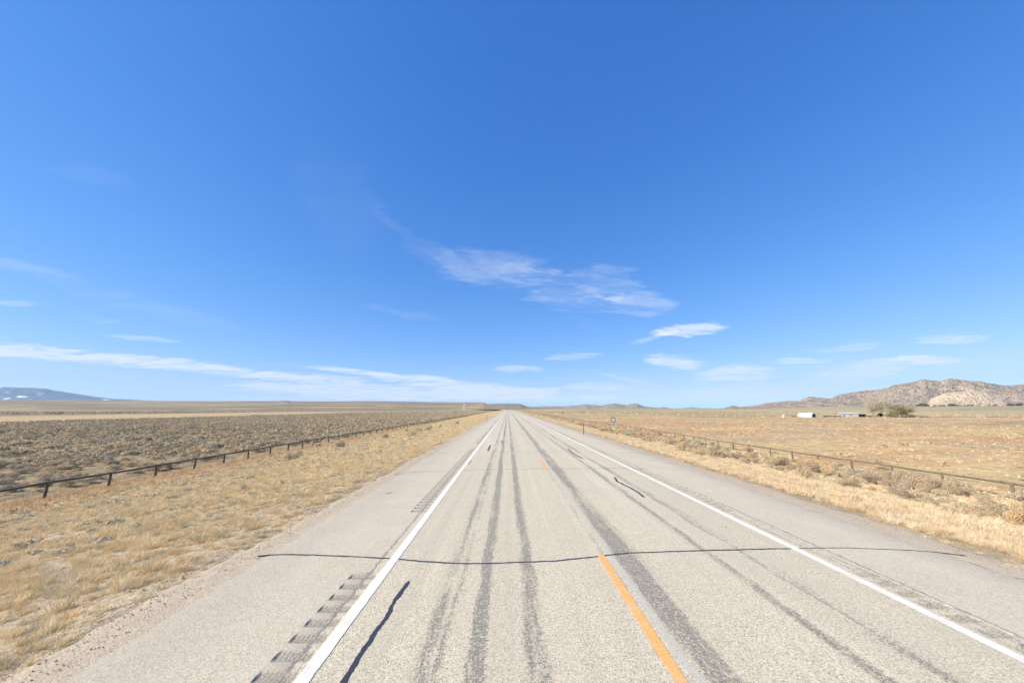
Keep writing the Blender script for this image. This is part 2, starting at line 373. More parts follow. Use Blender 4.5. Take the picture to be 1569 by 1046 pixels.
sh = g.mix(rum, sh, g.mix(sp1, (.22, .195, .16), (.36, .315, .25)))
xe = g.m('ADD', x, g.m('MULTIPLY', g.m('SUBTRACT', g.noise(p, 7., 4, .6), .5), .16))
inlane = g.m('MULTIPLY', g.mr(xe, -2.15, -2.13), g.mr(xe, 5.83, 5.81))
c = g.mix(inlane, sh, lane)
seam = g.m('MAXIMUM', g.mr(g.m('ABSOLUTE', g.m('ADD', xe, 2.17)), .012, .03, .6, 0.), g.mr(g.m('ABSOLUTE', g.m('SUBTRACT', xe, 5.85)), .012, .03, .6, 0.))
c = g.mix(seam, c, (.14, .125, .11))
gr = g.sep(g.attr('Col'))[0]
c = g.mix(g.m('MULTIPLY', gr, .7), c, g.mix(g.mr(sp1, .4, .6), (.15, .13, .10), (.40, .34, .26)))
g.put(g.b.inputs['Base Color'], c)
g.put(g.b.inputs['Normal'], g.bump(g.m('ADD', sp1, g.m('MULTIPLY', ab, .5)), .006, .9))

def road_z(y): return np.interp(y, [-1e5, 810, 860, 1500], [0, 0, -.35, -9])
YR = np.concatenate([np.arange(-20, 80, .15), 80 * 1.012 ** np.arange(0, 260)]); YR = YR[YR < 1300]
def strip(x0, x1, n, ys, jl_=0, jr=0, skirt=0):
    t = np.linspace(0, 1, n); a = x0 + jl_ * ((fbm(ys / .35, ys * 0 + 1, 4, 51, .7) - .5) * .16 + (fbm(ys / 3., ys * 0 + 1, 3, 52) - .5) * .10)
    b = x1 + jr * ((fbm(ys / .35, ys * 0 + 5, 4, 53, .7) - .5) * .16 + (fbm(ys / 3., ys * 0 + 5, 3, 54) - .5) * .10)
    XX = a[:, None] + (b - a)[:, None] * t[None]; YY = np.repeat(ys[:, None], n, 1); ZZ = np.repeat(road_z(ys)[:, None], n, 1)
    if jl_: ZZ[:, 0] -= .03
    if jr: ZZ[:, -1] -= .03
    return XX, YY, ZZ, np.zeros(XX.shape + (3,))
def groove_on(y):           # milled in groups with plain gaps between
    ph = (y - 9.72) % 18.25
    return ((ph < 14.88) & (y > 9.72)) | (y < 6.35)
def rumble(x0, x1):
    ys = np.concatenate([np.arange(-4, 70, .025), np.arange(70, 200, .075), 200 * 1.02 ** np.arange(0, 95)]); ys = ys[ys < 1300]
    nx = 27; t = np.linspace(0, 1, nx); XX = np.repeat((x0 + (x1 - x0) * t)[None], len(ys), 0); YY = np.repeat(ys[:, None], nx, 1)
    ph = ((YY - 6.35 + .02 * 0) / .3048) % 1.0; prof = np.clip(1 - ((ph - .5) / .31) ** 2, 0, 1) ** .7
    ins = np.clip(np.minimum(t, 1 - t) * nx - .2, 0, 1)[None]
    on = groove_on(YY) & (YY < 200)
    rid = np.where(np.arange(nx) % 3 == 1, .0045, 0)[None] * (.4 + .9 * vnoise(XX * 40, YY * 25, 3))
    dd = prof * ins * on
    ZZ = road_z(ys)[:, None] - dd * .022 + np.minimum(rid * 1.6, dd * .018)
    m = np.clip(dd * 1.4, 0, 1); 
    cc_ = np.repeat(m[..., None], 3, -1); cc_[..., 1] = groove_on(YY); return XX, YY, ZZ, cc_
RX = [-4.41, -2.44, -2.03, 5.47, 5.83, 8.02]
VS, FS, CS, off = [], [], [], 0
for (A, B_, Cc, Dd) in (strip(RX[0], RX[1], 9, YR, 1, 0), rumble(RX[1], RX[2]), strip(RX[2], RX[3], 12, YR), rumble(RX[3], RX[4]), strip(RX[4], RX[5], 9, YR, 0, 1)):
    ny, nx = A.shape; i = np.arange(ny * nx).reshape(ny, nx) + off; off += ny * nx
    VS.append(np.stack([A, B_, Cc], -1).reshape(-1, 3)); CS.append(Dd.reshape(-1, 3))
    FS.append(np.stack([i[:-1, :-1], i[:-1, 1:], i[1:, 1:], i[1:, :-1]], -1).reshape(-1, 4))
link('road', npmesh('road', np.concatenate(VS), np.concatenate(FS), np.concatenate(CS), True), mr_, kind='structure')

# --- painted markings
def paint(name, col, worn, amount):
    mt, g = material(name, .7, .3); p = g.pos(); n = g.noise(p, 55, 3, .65); n2 = g.noise(p, 3.5, 4, .6)
    f = g.mr(g.m('ADD', n, g.m('MULTIPLY', n2, .5)), .93 - amount, 1.05 - amount)
    c = g.mix(f, col, worn); c = g.mix(g.mr(n, .38, .56, .5, 0.), c, tuple(v * .75 for v in col)); g.put(g.b.inputs['Base Color'], c)
    g.put(g.b.inputs['Normal'], g.bump(n, .004, .8)); return mt
m_white = paint('white_paint', (.74, .70, .615), (.56, .50, .40), .19)
m_orange = paint('yellow_paint', (.76, .35, .095), (.58, .42, .24), .17)
m_orange_old = paint('worn_yellow_paint', (.78, .43, .16), (.52, .44, .32), .12)
def line(x0, x1, ys, mat, z=.006, name='road_marking'):
    j = (fbm(ys / .1, ys * 0, 3, 61) - .5) * .012
    XX = np.stack([x0 + j, x1 - j * .8], 1); YY = np.repeat(ys[:, None], 2, 1); ZZ = np.repeat(road_z(ys)[:, None], 2, 1) + z + np.clip(ys[:, None] - 100, 0, 1000) * .00008
    return link(name, grid(XX, YY, ZZ, name), mat, kind='structure')
YL = np.concatenate([np.arange(-10, 40, .1), np.arange(40, 120, .5), np.arange(120, 1290, 4.)])
line(-2.025, -1.88, YL, m_white); line(5.26, 5.40, YL, m_white)
dy0 = gpt(925, 850)[1]
for k in range(-1, 60):
    b = dy0 + k * 12.19; line(1.592, 1.713, np.linspace(b - 3.05, b, 25), m_orange if k < 3 else m_orange_old)

# --- tar seals over cracks
mtar, g = material('tar_seal', .55, .4); p = g.pos()
c = g.mix(g.noise(p, 30, 3), (.022, .022, .03), (.055, .053, .062)); g.put(g.b.inputs['Base Color'], c); g.put(g.b.inputs['Normal'], g.bump(g.noise(p, 90, 2), .003, .6))
mcrack = simple('fine_crack', (.15, .135, .12), .9, .3, 20)
def seal(pts, wd, mat=mtar, px=True, z=.003, name='tar_seal', seed=0, breaks=0.):
    P = np.array([gpt(*q) if px else q for q in pts], float)
    seg = np.r_[0, np.cumsum(np.hypot(*np.diff(P, axis=0).T))]; n = max(int(seg[-1] / .035), 4); s = np.linspace(0, seg[-1], n)
    # smooth the path
    cx = np.interp(s, seg, P[:, 0]); cy = np.interp(s, seg, P[:, 1])
    k = max(3, n // 60) | 1; ker = np.ones(k) / k
    cx = np.convolve(np.pad(cx, k // 2, 'edge'), ker, 'valid'); cy = np.convolve(np.pad(cy, k // 2, 'edge'), ker, 'valid')
    tx, ty = np.gradient(cx), np.gradient(cy); L = np.hypot(tx, ty) + 1e-9; nx_, ny_ = -ty / L, tx / L
    wob_ = (fbm(s / .25, s * 0 + seed, 4, 71, .65) - .5) * wd * .55
    w1 = wd / 2 * (.25 + 1.4 * fbm(s / .10, s * 0 + seed, 5, 72, .8)); w2 = wd / 2 * (.25 + 1.4 * fbm(s / .10, s * 0 + seed, 5, 73, .8))
    tap = np.clip(np.minimum(s, seg[-1] - s) / (wd * 1.2), .35, 1); w1 *= tap; w2 *= tap
    if breaks: q = sst(fbm(s / .5, s * 0 + seed, 3, 74), breaks - .05, breaks + .08); w1 *= q; w2 *= q
    A = np.stack([cx + nx_ * (wob_ + w1), cy + ny_ * (wob_ + w1)], 1); B = np.stack([cx + nx_ * (wob_ - w2), cy + ny_ * (wob_ - w2)], 1)
    zz = np.full((n, 2), z)
    return link(name, grid(np.stack([A[:, 0], B[:, 0]], 1), np.stack([A[:, 1], B[:, 1]], 1), zz, name), mat, kind='structure')
seal([(391, 852), (412, 850), (440, 849), (480, 850), (530, 852), (575, 854), (610, 856), (650, 860), (700, 863), (745, 863), (800, 861), (850, 859), (890, 855), (925, 851), (960, 847), (1010, 845), (1060, 843.5), (1120, 842), (1180, 840.5), (1215, 840)], .048)
seal([(1215, 840), (1260, 839), (1300, 839), (1350, 841), (1400, 843), (1440, 846), (1482, 851)], .03, seed=3)
seal([(392, 855.5), (399, 854.5)], .05, seed=2)
seal([(627, 889), (616, 903), (604, 920), (597, 940), (583, 958), (562, 987), (548, 1010), (535, 1030), (524, 1050), (510, 1080)], .062, seed=5)
seal([(941, 730.5), (946, 737), (955, 742), (966, 747), (978, 754), (987, 762)], .085, seed=6)
seal([(870, 687), (876, 693), (885, 698), (893, 702.5)], .10, seed=8)
seal([(751.5, 682), (747.5, 690.5)], .11, seed=9); seal([(768, 675), (769.5, 677.5), (771.5, 679)], .09, seed=10); seal([(772.6, 662), (772.3, 664)], .12, seed=11)
seal([(590, 755.5), (603, 754.5)], .07, seed=12); seal([(1110, 806), (1114, 808.5)], .04, seed=13)
seal([(601, 726.5), (625, 723.5), (655, 722), (686, 722)], .045, mcrack, z=.002, seed=14, breaks=.25)
seal([(709, 720.5), (740, 719.2), (790, 718.6), (860, 717.8), (925, 717), (960, 717), (990, 718)], .045, mcrack, z=.002, seed=15, breaks=.3)
seal([(650, 696), (680, 693.5), (712, 693)], .04, mcrack, z=.002, seed=16, breaks=.25)
seal([(728, 692.6), (780, 692), (850, 692), (930, 693), (1020, 694)], .045, mcrack, z=.002, seed=17, breaks=.35)
seal([(738, 666), (790, 665.5), (850, 665.5)], .05, mcrack, z=.002, seed=18, breaks=.4)
seal([(722, 706), (718, 711)], .03, mcrack, z=.010, seed=19)

# ------------------------------------------------------------------ hills
def rocky(name, a, b, dark, s, spots, spots_amt=.5):
    mt, g = material(name, .95, .1); p = g.pos()
    n = g.noise(p, s, 6, .65); n2 = g.noise(p, s * 6, 5, .65); v = g.vor(p, s * 5, 'Distance')
    c = g.mix(g.mr(n, .38, .62), a, b); c = g.mix(g.mr(n2, .50, .62), c, dark)
    c = g.mix(g.m('MULTIPLY', g.mr(g.noise(p, s * 14, 3, .6), .55, .62), spots_amt), c, spots)
    g.put(g.b.inputs['Base Color'], c); g.put(g.b.inputs['Normal'], g.bump(g.m('ADD', n2, v), 14., .8)); return mt
def hill(name, prof, Yp, Yf, Yb, mat, base_px, rough, scale, seed, nx=420, ny=70, power=1., colf=None, sink=8.):
    P = np.array(prof, float)
    pxs = np.linspace(P[0, 0], P[-1, 0], nx); pys = np.interp(pxs, P[:, 0], P[:, 1])
    top = np.array([apt(a, b, Yp) for a, b in zip(pxs, pys)]); 
    xs = top[:, 0]; zt = top[:, 2]
    zb = np.array([apt(a, base_px, Yf)[2] for a in pxs]) - sink
    tf = np.linspace(0, 1, int(ny * .7)); tb = np.linspace(0, 1, ny - len(tf) + 1)[1:]
    rows = []
    for t in tf: rows.append((Yf + (Yp - Yf) * t, t))
    for t in tb: rows.append((Yp + (Yb - Yp) * t, 1 - t))
    YY = np.array([[r[0]] * nx for r in rows]); XX = xs[None] * YY / Yp; T = np.array([[r[1]] * nx for r in rows])
    H = zt - zb
    shp = np.sin(np.clip(T, 0, 1) ** power * math.pi / 2)
    nz = fbm(XX / scale, YY / scale, 6, seed, .55) - .5; rg = 1 - np.abs(2 * fbm(XX / (scale * .6), YY / (scale * .6), 5, seed + 9) - 1)
    ZZ = zb[None] + H[None] * shp + (nz * 1.2 + (rg - .8)) * rough * H[None] * np.sin(np.clip(T, 0, 1) * math.pi) * (1 - .6 * sst(T, .6, 1))
    ZZ += (fbm(XX / (scale * .12), YY / (scale * .12), 4, seed + 3, .6) - .5) * rough * .16 * H[None] * (T > .03)
    me = grid(XX, YY, ZZ, name, None if colf is None else colf(XX, YY), True)
    return link(name, me, mat, kind='structure')
m_gran = rocky('granite_hillside', (.46, .335, .23), (.27, .22, .165), (.12, .105, .085), .006, (.07, .075, .045), 1.)
m_dome = rocky('granite_dome', (.62, .475, .31), (.53, .395, .255), (.36, .265, .175), .008, (.30, .22, .165), .35)
m_mesa = rocky('mesa_slope', (.32, .25, .17), (.25, .205, .145), (.18, .155, .11), .01, (.13, .12, .08), .4)
m_mtn, g = material('mountain_snow', .9, .1); p = g.pos(); n = g.noise(p, .0022, 6, .65); zz = g.sep(p)[2]; n2 = g.noise(g.comb(g.m('MULTIPLY', g.sep(p)[0], .6), g.sep(p)[1], g.m('MULTIPLY', zz, 2.)), .0016, 6, .62)
c = g.mix(g.mr(n, .4, .6), (.06, .075, .11), (.11, .12, .14)); c = g.mix(g.mr(n2, .60, .66), c, (.85, .87, .92)); g.put(g.b.inputs['Base Color'], c)

hill('mountain', [(-420, 600), (-250, 596), (-60, 594), (0, 593.8), (40, 594.5), (69, 595.4), (81.6, 598), (102, 601.2), (121, 603.8), (134, 606), (153, 608.5), (169.5, 610.6), (200, 612.5), (250, 614.5), (300, 616)], 24000, 20000, 27000, m_mtn, 617, .30, 3000, 3, colf=None, sink=40)
hill('plateau', [(-700, 617), (0, 613), (60, 613.2), (120, 612.6), (160, 613.5), (200, 614.5), (300, 614.9), (429, 615), (431, 614.2), (442, 614.3), (445, 615.2), (530, 615.4), (560, 614.8), (600, 615.4), (690, 616.8), (727, 616.8), (741, 617), (745, 618.6), (752, 621), (765, 626)], 7000, 2300, 9500, mg, 626, .04, 900, 11, 500, 110, 1.25, ground_colour, 6)
hill('mesa', [(700, 626), (715, 623), (735, 620.5), (750, 618.9), (761, 618.5), (776.5, 618.1), (798, 618.9), (803, 621), (808, 622.6), (822, 623.8), (850, 626)], 5200, 3300, 6000, m_mesa, 627, .22, 500, 12, 200, 70, .8, None, 6)
hill('distant_hills', [(800, 625), (815, 623.5), (830, 622.3), (860, 622.4), (886, 621), (896.7, 619.3), (906, 620.4), (922, 621), (933, 619), (941.4, 618), (952, 619.5), (958.6, 620.4), (968, 618.3), (976, 618), (986, 621.8), (997.6, 623.7), (1008, 624.3), (1015, 623.3), (1023, 624.3), (1034, 627)], 9000, 7000, 10500, m_gran, 627.5, .3, 900, 13, 300, 60, .8, None, 12)
hill('far_blue_hills', [(1000, 626.5), (1031, 625.7), (1048, 625), (1058, 623.3), (1070, 625), (1109, 625.3), (1140, 625.5), (1200, 626)], 19000, 17000, 21000, m_gran, 627, .25, 1800, 14, 120, 30, .9, None, 20)
hill('granite_hills', [(1095, 627), (1109, 625), (1113, 623.7), (1123.5, 621.2), (1133.7, 623.3), (1154, 621.6), (1174.5, 618.2), (1205, 615.5), (1222, 614.7), (1239.7, 608.5), (1257, 609), (1272, 611), (1287, 604), (1314, 601), (1329, 600.3), (1359, 595.5), (1386, 588.6), (1401, 585.6), (1416, 582.4), (1438.5, 586), (1456, 582.9), (1473, 585.4), (1503, 586.8), (1528, 589.8), (1548, 591.8), (1568, 590.3), (1620, 592), (1700, 600), (1850, 606)], 5000, 3650, 6500, m_gran, 623, .36, 420, 15, 900, 150, .85, None, 25)
hill('rock_dome', [(1418, 622), (1422, 618), (1426, 611), (1438, 605.5), (1452, 601.3), (1464, 599.9), (1482, 599.5), (1500.5, 599.9), (1512.5, 601.6), (1522, 606), (1535, 610.4), (1543, 614.6), (1552, 622)], 3600, 3330, 3900, m_dome, 622, .15, 170, 16, 260, 90, .7, None, 12)

# ------------------------------------------------------------------ plants as leaf clouds
def leaf_mat(name, tr=.2):
    mt, g = material(name, .9, .05)
    g.put(g.b.inputs['Base Color'], g.attr('Col'))
    t = g.new('ShaderNodeBsdfTranslucent'); g.put(t.inputs[0], g.attr('Col')); mx = g.new('ShaderNodeMixShader'); mx.inputs[0].default_value = tr
    g.l.new(g.b.outputs[0], mx.inputs[1]); g.l.new(t.outputs[0], mx.inputs[2]); g.l.new(mx.outputs[0], g.n['Material Output'].inputs[0]); return mt
m_leaf = leaf_mat('dry_foliage', .12)
m_grass = leaf_mat('dry_grass', .18)

def dome_tris(n, size, seed, flat=.62, lumps=5):
    """unit-ish mounded shrub of n small leaf triangles -> (n,3,3)"""
    r = np.random.default_rng(seed)
    L = r.normal(size=(lumps, 3)) * [.33, .33, .10]; L[:, 2] = np.abs(L[:, 2]) + .22; R = r.uniform(.28, .46, lumps)
    k = r.integers(0, lumps, n); d = r.normal(size=(n, 3)); d /= np.linalg.norm(d, axis=1)[:, None]
    d[:, 2] = np.where(d[:, 2] < -.35, -d[:, 2], d[:, 2])
    rad = R[k] * (1.08 - .35 * r.uniform(0, 1, n) ** 2.2)
    P = L[k] + d * rad[:, None] * [1, 1, .85]; P[:, 2] = np.clip(P[:, 2], .01, None) * flat / .6
    nn = d + r.normal(size=(n, 3)) * .33; nn /= np.linalg.norm(nn, axis=1)[:, None]
    a = np.cross(nn, r.normal(size=(n, 3))); a /= np.linalg.norm(a, axis=1)[:, None]; b = np.cross(nn, a)
    up = np.where((r.random(n) < .3)[:, None], d + r.normal(size=(n, 3)) * .4 + [0, 0, .4], b)
    s = size * r.uniform(.6, 1.5, n)[:, None]
    return np.stack([P - a * s * .55 - up * s * .3, P + a * s * .55 - up * s * .3, P + up * s * 1.1], 1)
def tuft_tris(n, wd, seed, h=1., spread=.42):
    r = np.random.default_rng(seed)
    b = r.normal(size=(n, 2)) * .16; th = r.uniform(0, 2 * math.pi, n); le = np.abs(r.normal(size=n)) * spread
    hh = h * r.uniform(.5, 1.05, n)
    base = np.c_[b, np.zeros(n) - .03]; tip = np.c_[b[:, 0] + np.cos(th) * le + b[:, 0], b[:, 1] + np.sin(th) * le + b[:, 1], hh]
    ph = r.uniform(0, math.pi, n); wv = np.c_[np.cos(ph), np.sin(ph), np.zeros(n)] * wd / 2
    return np.stack([base - wv, base + wv, tip], 1)
def place(protos, x, y, z, s, cols, hs=None, jitter=.18, seed=0):
    """copies of triangle clouds as one vertex/face array"""
    r = np.random.default_rng(seed); V, Cc = [], []
    k = r.integers(0, len(protos), len(x)); th = r.uniform(0, 2 * math.pi, len(x)); hs = np.ones(len(x)) if hs is None else hs
    for i, pr in enumerate(protos):
        m = np.where(k == i)[0]
        if not len(m): continue
        c_, s_ = np.cos(th[m]), np.sin(th[m]); T = pr[None]
        X_ = T[..., 0] * c_[:, None, None] - T[..., 1] * s_[:, None, None]; Y_ = T[..., 0] * s_[:, None, None] + T[..., 1] * c_[:, None, None]
        sc_ = s[m][:, None, None]
        W = np.stack([X_ * sc_ + x[m][:, None, None], Y_ * sc_ + y[m][:, None, None], T[..., 2] * sc_ * hs[m][:, None, None] + z[m][:, None, None]], -1)
        cc = cols[m][:, None, :] * (1 + r.uniform(-jitter, jitter, (len(m), pr.shape[0]))[..., None])
        V.append(W.reshape(-1, 3)); Cc.append(np.repeat(cc.reshape(-1, 3), 3, 0))
    V = np.concatenate(V); Cc = np.clip(np.concatenate(Cc), 0, 1)
    return V, Cc
def cloud_obj(name, parts, mat, **k):
    V = np.concatenate([p[0] for p in parts]); Cc = np.concatenate([p[1] for p in parts])
    return link(name, npmesh(name, V, np.arange(len(V)).reshape(-1, 3), Cc), mat, **k)
def scatter(n, x0, x1, y0, y1, margin=1.52):
    x = rng.uniform(x0, x1, n); y = rng.uniform(y0, y1, n); m = np.abs(x) < margin * y + 3; return x[m], y[m]
def palette(n, cols, wts, var=.10):
    cols = np.array(cols); k = rng.choice(len(cols), n, p=np.array(wts) / sum(wts)); return cols[k] * (1 + rng.uniform(-var, var, (n, 1)))

SAGE = [(.52, .43, .28), (.61, .49, .31), (.42, .35, .23), (.65, .47, .28), (.47, .39, .275)]
SAGE_W = [4, 3, 2.5, 1.6, 1.5]
RABB = [(.60, .42, .22), (.50, .32, .19), (.46, .38, .24), (.64, .50, .28), (.42, .29, .21)]
RABB_W = [3, 2.2, 1.8, 2, 1.2]
def dist(x, y): return np.hypot(x, y)

# ---- left field sagebrush
xs_, ys_ = scatter(60000, -200, -30.8, 16, 420)
dens = fbm(xs_ / 9, ys_ / 9, 3, 81); keep = (rng.random(len(xs_)) < np.clip(.52 + (dens - .4) * 1.6, .15, .9)) & (rng.random(len(xs_)) < 1.15 - ys_ / 600)
xs_, ys_ = xs_[keep], ys_[keep]
o = np.argsort(dist(xs_, ys_)); xs_, ys_ = xs_[o], ys_[o]; zs_ = terrain(xs_, ys_); ss = rng.uniform(.38, 1.1, len(xs_)) ** 1.2 * .78
LS = (xs_, ys_, zs_, ss)
# ---- right verge bushes
xr, yr = scatter(4800, 12.6, 31.5, 7, 330); keep = rng.random(len(xr)) < np.clip((fbm(xr / 4, yr / 4, 3, 83) - .34) * 3.5, .10, 1) * np.clip((xr - 12) / 6, .15, 1)
xr, yr = xr[keep], yr[keep]; o = np.argsort(dist(xr, yr)); xr, yr = xr[o], yr[o]; zr = terrain(xr, yr); sr = rng.uniform(.35, 1.0, len(xr)) * .95
sr = np.where(dist(xr, yr) < 34, np.minimum(sr, .55), sr)
is_sage = rng.random(len(xr)) < .36

near_protos = []
def bush_mesh(nm, seed, n, size, cols, flat):
    T = dome_tris(n, size, seed, flat); r = np.random.default_rng(seed)
    twig = tuft_tris(26, .03, seed + 5, .45, .35)
    c = np.array(cols)[r.integers(0, len(cols), n)] * r.uniform(.75, 1.3, (n, 1)); ct = np.tile([[.20, .16, .12]], (26, 1))
    V = np.concatenate([T.reshape(-1, 3), twig.reshape(-1, 3)]); Cc = np.repeat(np.concatenate([c, ct]), 3, 0)
    me = npmesh(nm, V, np.arange(len(V)).reshape(-1, 3), np.clip(Cc, 0, 1)); me.materials.append(m_leaf); return me
sage_me = [bush_mesh('sagebrush', 200 + i, 2800, .034, [SAGE[i % 5], SAGE[(i * 2) % 3], SAGE[i % 5]], rng.uniform(.5, .68)) for i in range(10)]
rabb_me = [bush_mesh('rabbitbrush', 300 + i, 3000, .032, [RABB[i % 5], RABB[(i * 3) % 5], RABB[i % 5]], rng.uniform(.62, .85)) for i in range(10)]
def bushes(name, meshes, x, y, z, s, label, cat, group):
    for i in range(len(x)):
        ob = bpy.data.objects.new(name, meshes[int(rng.integers(0, len(meshes)))]); COL.objects.link(ob)
        ob.location = (x[i], y[i], z[i] - .02); ob.rotation_euler = (0, 0, rng.uniform(0, 6.28)); q = s[i]; ob.scale = (q, q * rng.uniform(.8, 1.1), q * rng.uniform(.8, 1.1))
        tag(ob, None, label, cat, group)
NL = 190
bushes('sagebrush', sage_me, *[a[:NL] for a in LS], 'low grey-green sagebrush in the nearest rows of the field beyond the left fence', 'sagebrush', 'sagebrush in the left field')
rs = np.where(is_sage)[0]; rr = np.where(~is_sage)[0]
bushes('sagebrush', sage_me, *[a[rs[:90]] for a in (xr, yr, zr, sr)], 'grey sagebrush among straw grass between the right shoulder and the right fence', 'sagebrush', 'sagebrush on the right verge')
bushes('rabbitbrush', rabb_me, *[a[rr[:200]] for a in (xr, yr, zr, sr)], 'dry tan rabbitbrush between the right shoulder and the right fence', 'rabbitbrush', 'rabbitbrush on the right verge')
# few bushes on the left verge
bl = [gpt(a, b, zz) for a, b, zz in ((485, 676, -1.9), (446, 704, -1.8), (628, 669, -1.2), (640, 662, -1.5), (655, 661, -1.3), (622, 660, -1.9), (590, 668, -1.6), (672, 655, -1.2), (700, 649, -.8), (520, 682, -1.9))]
bl = np.array(bl); bushes('sagebrush', sage_me, bl[:, 0], bl[:, 1], terrain(bl[:, 0], bl[:, 1]), rng.uniform(.9, 1.3, len(bl)), 'lone sagebrush on the grassy left verge inside the left fence', 'sagebrush', 'sagebrush on the left verge')

parts = []
xs_, ys_, zs_, ss = [a[NL:] for a in LS]; D_ = dist(xs_, ys_)
far_brush = dict(near=([dome_tris(300, .105, 400 + i) for i in range(8)], 0, 75), mid=([dome_tris(120, .16, 420 + i) for i in range(8)], 75, 150), far=([dome_tris(44, .26, 440 + i) for i in range(8)], 150, 9e9))
for pr, a, b in far_brush.values():
    m = (D_ >= a) & (D_ < b); parts.append(place(pr, xs_[m], ys_[m], zs_[m], ss[m], palette(m.sum(), SAGE, SAGE_W), seed=int(b) % 97))
# beyond the pale band and on both sides, sparse larger clumps
x2, y2 = scatter(1500, -900, -430, 280, 900); z2 = terrain(x2, y2); parts.append(place([dome_tris(14, .4, 460 + i) for i in range(5)], x2, y2, z2, rng.uniform(.9, 1.7, len(x2)), palette(len(x2), SAGE, SAGE_W), seed=5))
x2, y2 = scatter(5200, -200, -30, 420, 830); z2 = terrain(x2, y2); parts.append(place([dome_tris(16, .34, 465 + i) for i in range(5)], x2, y2, z2, rng.uniform(.9, 1.5, len(x2)), palette(len(x2), SAGE, SAGE_W), seed=6))
cloud_obj('sagebrush_cover', parts, m_leaf, kind='stuff', label='sagebrush covering the plain far beyond the left fence', cat='sagebrush')
parts = []
i2 = np.concatenate([rs[90:], rr[200:]]); cc = np.concatenate([palette(len(rs[90:]), SAGE, SAGE_W), palette(len(rr[200:]), RABB, RABB_W)])
if len(i2): parts.append(place([dome_tris(120, .10, 470 + i, .75) for i in range(6)], xr[i2], yr[i2], zr[i2], sr[i2], cc, seed=7))
# field beyond the right fence: scattered low brush
x2, y2 = scatter(5200, 33.5, 330, 22, 330); kk = rng.random(len(x2)) < np.clip((fbm(x2 / 16, y2 / 10, 3, 85) - .42) * 5, .03, 1); x2, y2 = x2[kk], y2[kk]
parts.append(place([dome_tris(90, .12, 480 + i, .5) for i in range(6)], x2, y2, terrain(x2, y2), rng.uniform(.3, 1.0, len(x2)), palette(len(x2), SAGE + RABB, SAGE_W + RABB_W), seed=8))
x2, y2 = scatter(4200, 12, 900, 330, 1100); x2b = x2
parts.append(place([dome_tris(12, .4, 490 + i, .5) for i in range(6)], x2, y2, terrain(x2, y2), rng.uniform(.6, 1.6, len(x2)), palette(len(x2), SAGE, SAGE_W), seed=9))
cloud_obj('field_brush', parts, m_leaf, kind='stuff', label='low brush scattered over the straw field on the right', cat='brush')

# ---- dry grass
GRL = [(.78, .60, .34), (.70, .53, .29), (.82, .67, .42), (.63, .54, .37), (.50, .46, .28), (.74, .53, .29)]
GWL = [4, 3.2, 2.2, 1.4, .8, 1.2]
GRR = [(.71, .55, .34), (.64, .47, .27), (.78, .64, .43), (.56, .40, .23), (.52, .43, .29)]
GWR = [4, 3, 3, 2, 1]
GF = [(.68, .46, .25), (.74, .55, .32), (.60, .41, .23)]
parts = []
def lods(xa, ya, sa, pal, wts, h0, seed, var=.12):
    d = dist(xa, ya); za = terrain(xa, ya) - .01
    for (a, b, n, wd) in ((0, 14, 100, .03), (14, 28, 52, .055), (28, 55, 22, .12), (55, 100, 12, .22), (100, 200, 7, .42), (200, 1e9, 5, .7)):
        m = (d >= a) & (d < b)
        if m.sum(): parts.append(place([tuft_tris(n, wd, seed + i + int(a), h0) for i in range(9)], xa[m], ya[m], za[m], sa[m], palette(m.sum(), pal, wts, var), rng.uniform(.6, 1.3, m.sum()), seed=seed + int(a)))
# left verge bunch grass in clumps on bare ground
x_, y_ = scatter(42000, -28.5, -5.0, 1.5, 70); dn = fbm(x_ / 1.1, y_ / 1.1, 3, 91); kp = rng.random(len(x_)) < np.clip(.5 + (dn - .45) * 3.5, .12, 1); x_, y_ = x_[kp], y_[kp]
edge_ok = x_ < -5.0 + (fbm(y_ / .9, y_ * 0, 3, 92) - .6) * .8; x_, y_ = x_[edge_ok], y_[edge_ok]
lods(x_, y_, rng.uniform(.30, .58, len(x_)) ** 2 * .9, GRL, GWL, .7, 500)
x_, y_ = scatter(22000, -28.5, -5.3, 70, 260); lods(x_, y_, rng.uniform(.14, .32, len(x_)), GRL, GWL, .75, 520)
x_, y_ = scatter(9000, -28.5, -5.4, 260, 840); lods(x_, y_, rng.uniform(.4, .8, len(x_)), GRL, GWL, .8, 525)
# taller orange grass along the left fence
x_, y_ = scatter(12000, -29.2, -23.5, 14, 120); kp = rng.random(len(x_)) < np.clip((-x_ - 22.5) / 4, .1, 1); x_, y_ = x_[kp], y_[kp]; lods(x_, y_, rng.uniform(.15, .32, len(x_)), GF, [3, 3, 1.5], .9, 540)
x_, y_ = scatter(6000, -70, -30, 18, 120); lods(x_, y_, rng.uniform(.12, .3, len(x_)), GRL, GWL, .8, 560)
x_, y_ = scatter(2500, -30.2, -28.2, 14, 120); lods(x_, y_, rng.uniform(.15, .3, len(x_)), GRL, GWL, .7, 565)
x_, y_ = scatter(46000, -23, -4.9, 2, 38); dn = fbm(x_ / .42, y_ / .42, 2, 97); kp = rng.random(len(x_)) < np.clip(.45 + (dn - .5) * 5.5, .04, 1); x_, y_ = x_[kp], y_[kp]; lods(x_, y_, rng.uniform(.06, .17, len(x_)), GRL, GWL, .75, 700)
x_, y_ = scatter(800, -27, -9, 8, 90); parts.append(place([dome_tris(90, .16, 495 + i, .5) for i in range(4)], x_, y_, terrain(x_, y_), rng.uniform(.10, .26, len(x_)), palette(len(x_), [(.46, .41, .28), (.52, .44, .30), (.38, .37, .20)], [2, 2, 1]), seed=12))
cloud_obj('dry_grass', parts, m_grass, kind='stuff', label='dry bunch grass covering the left verge', cat='grass')
parts = []
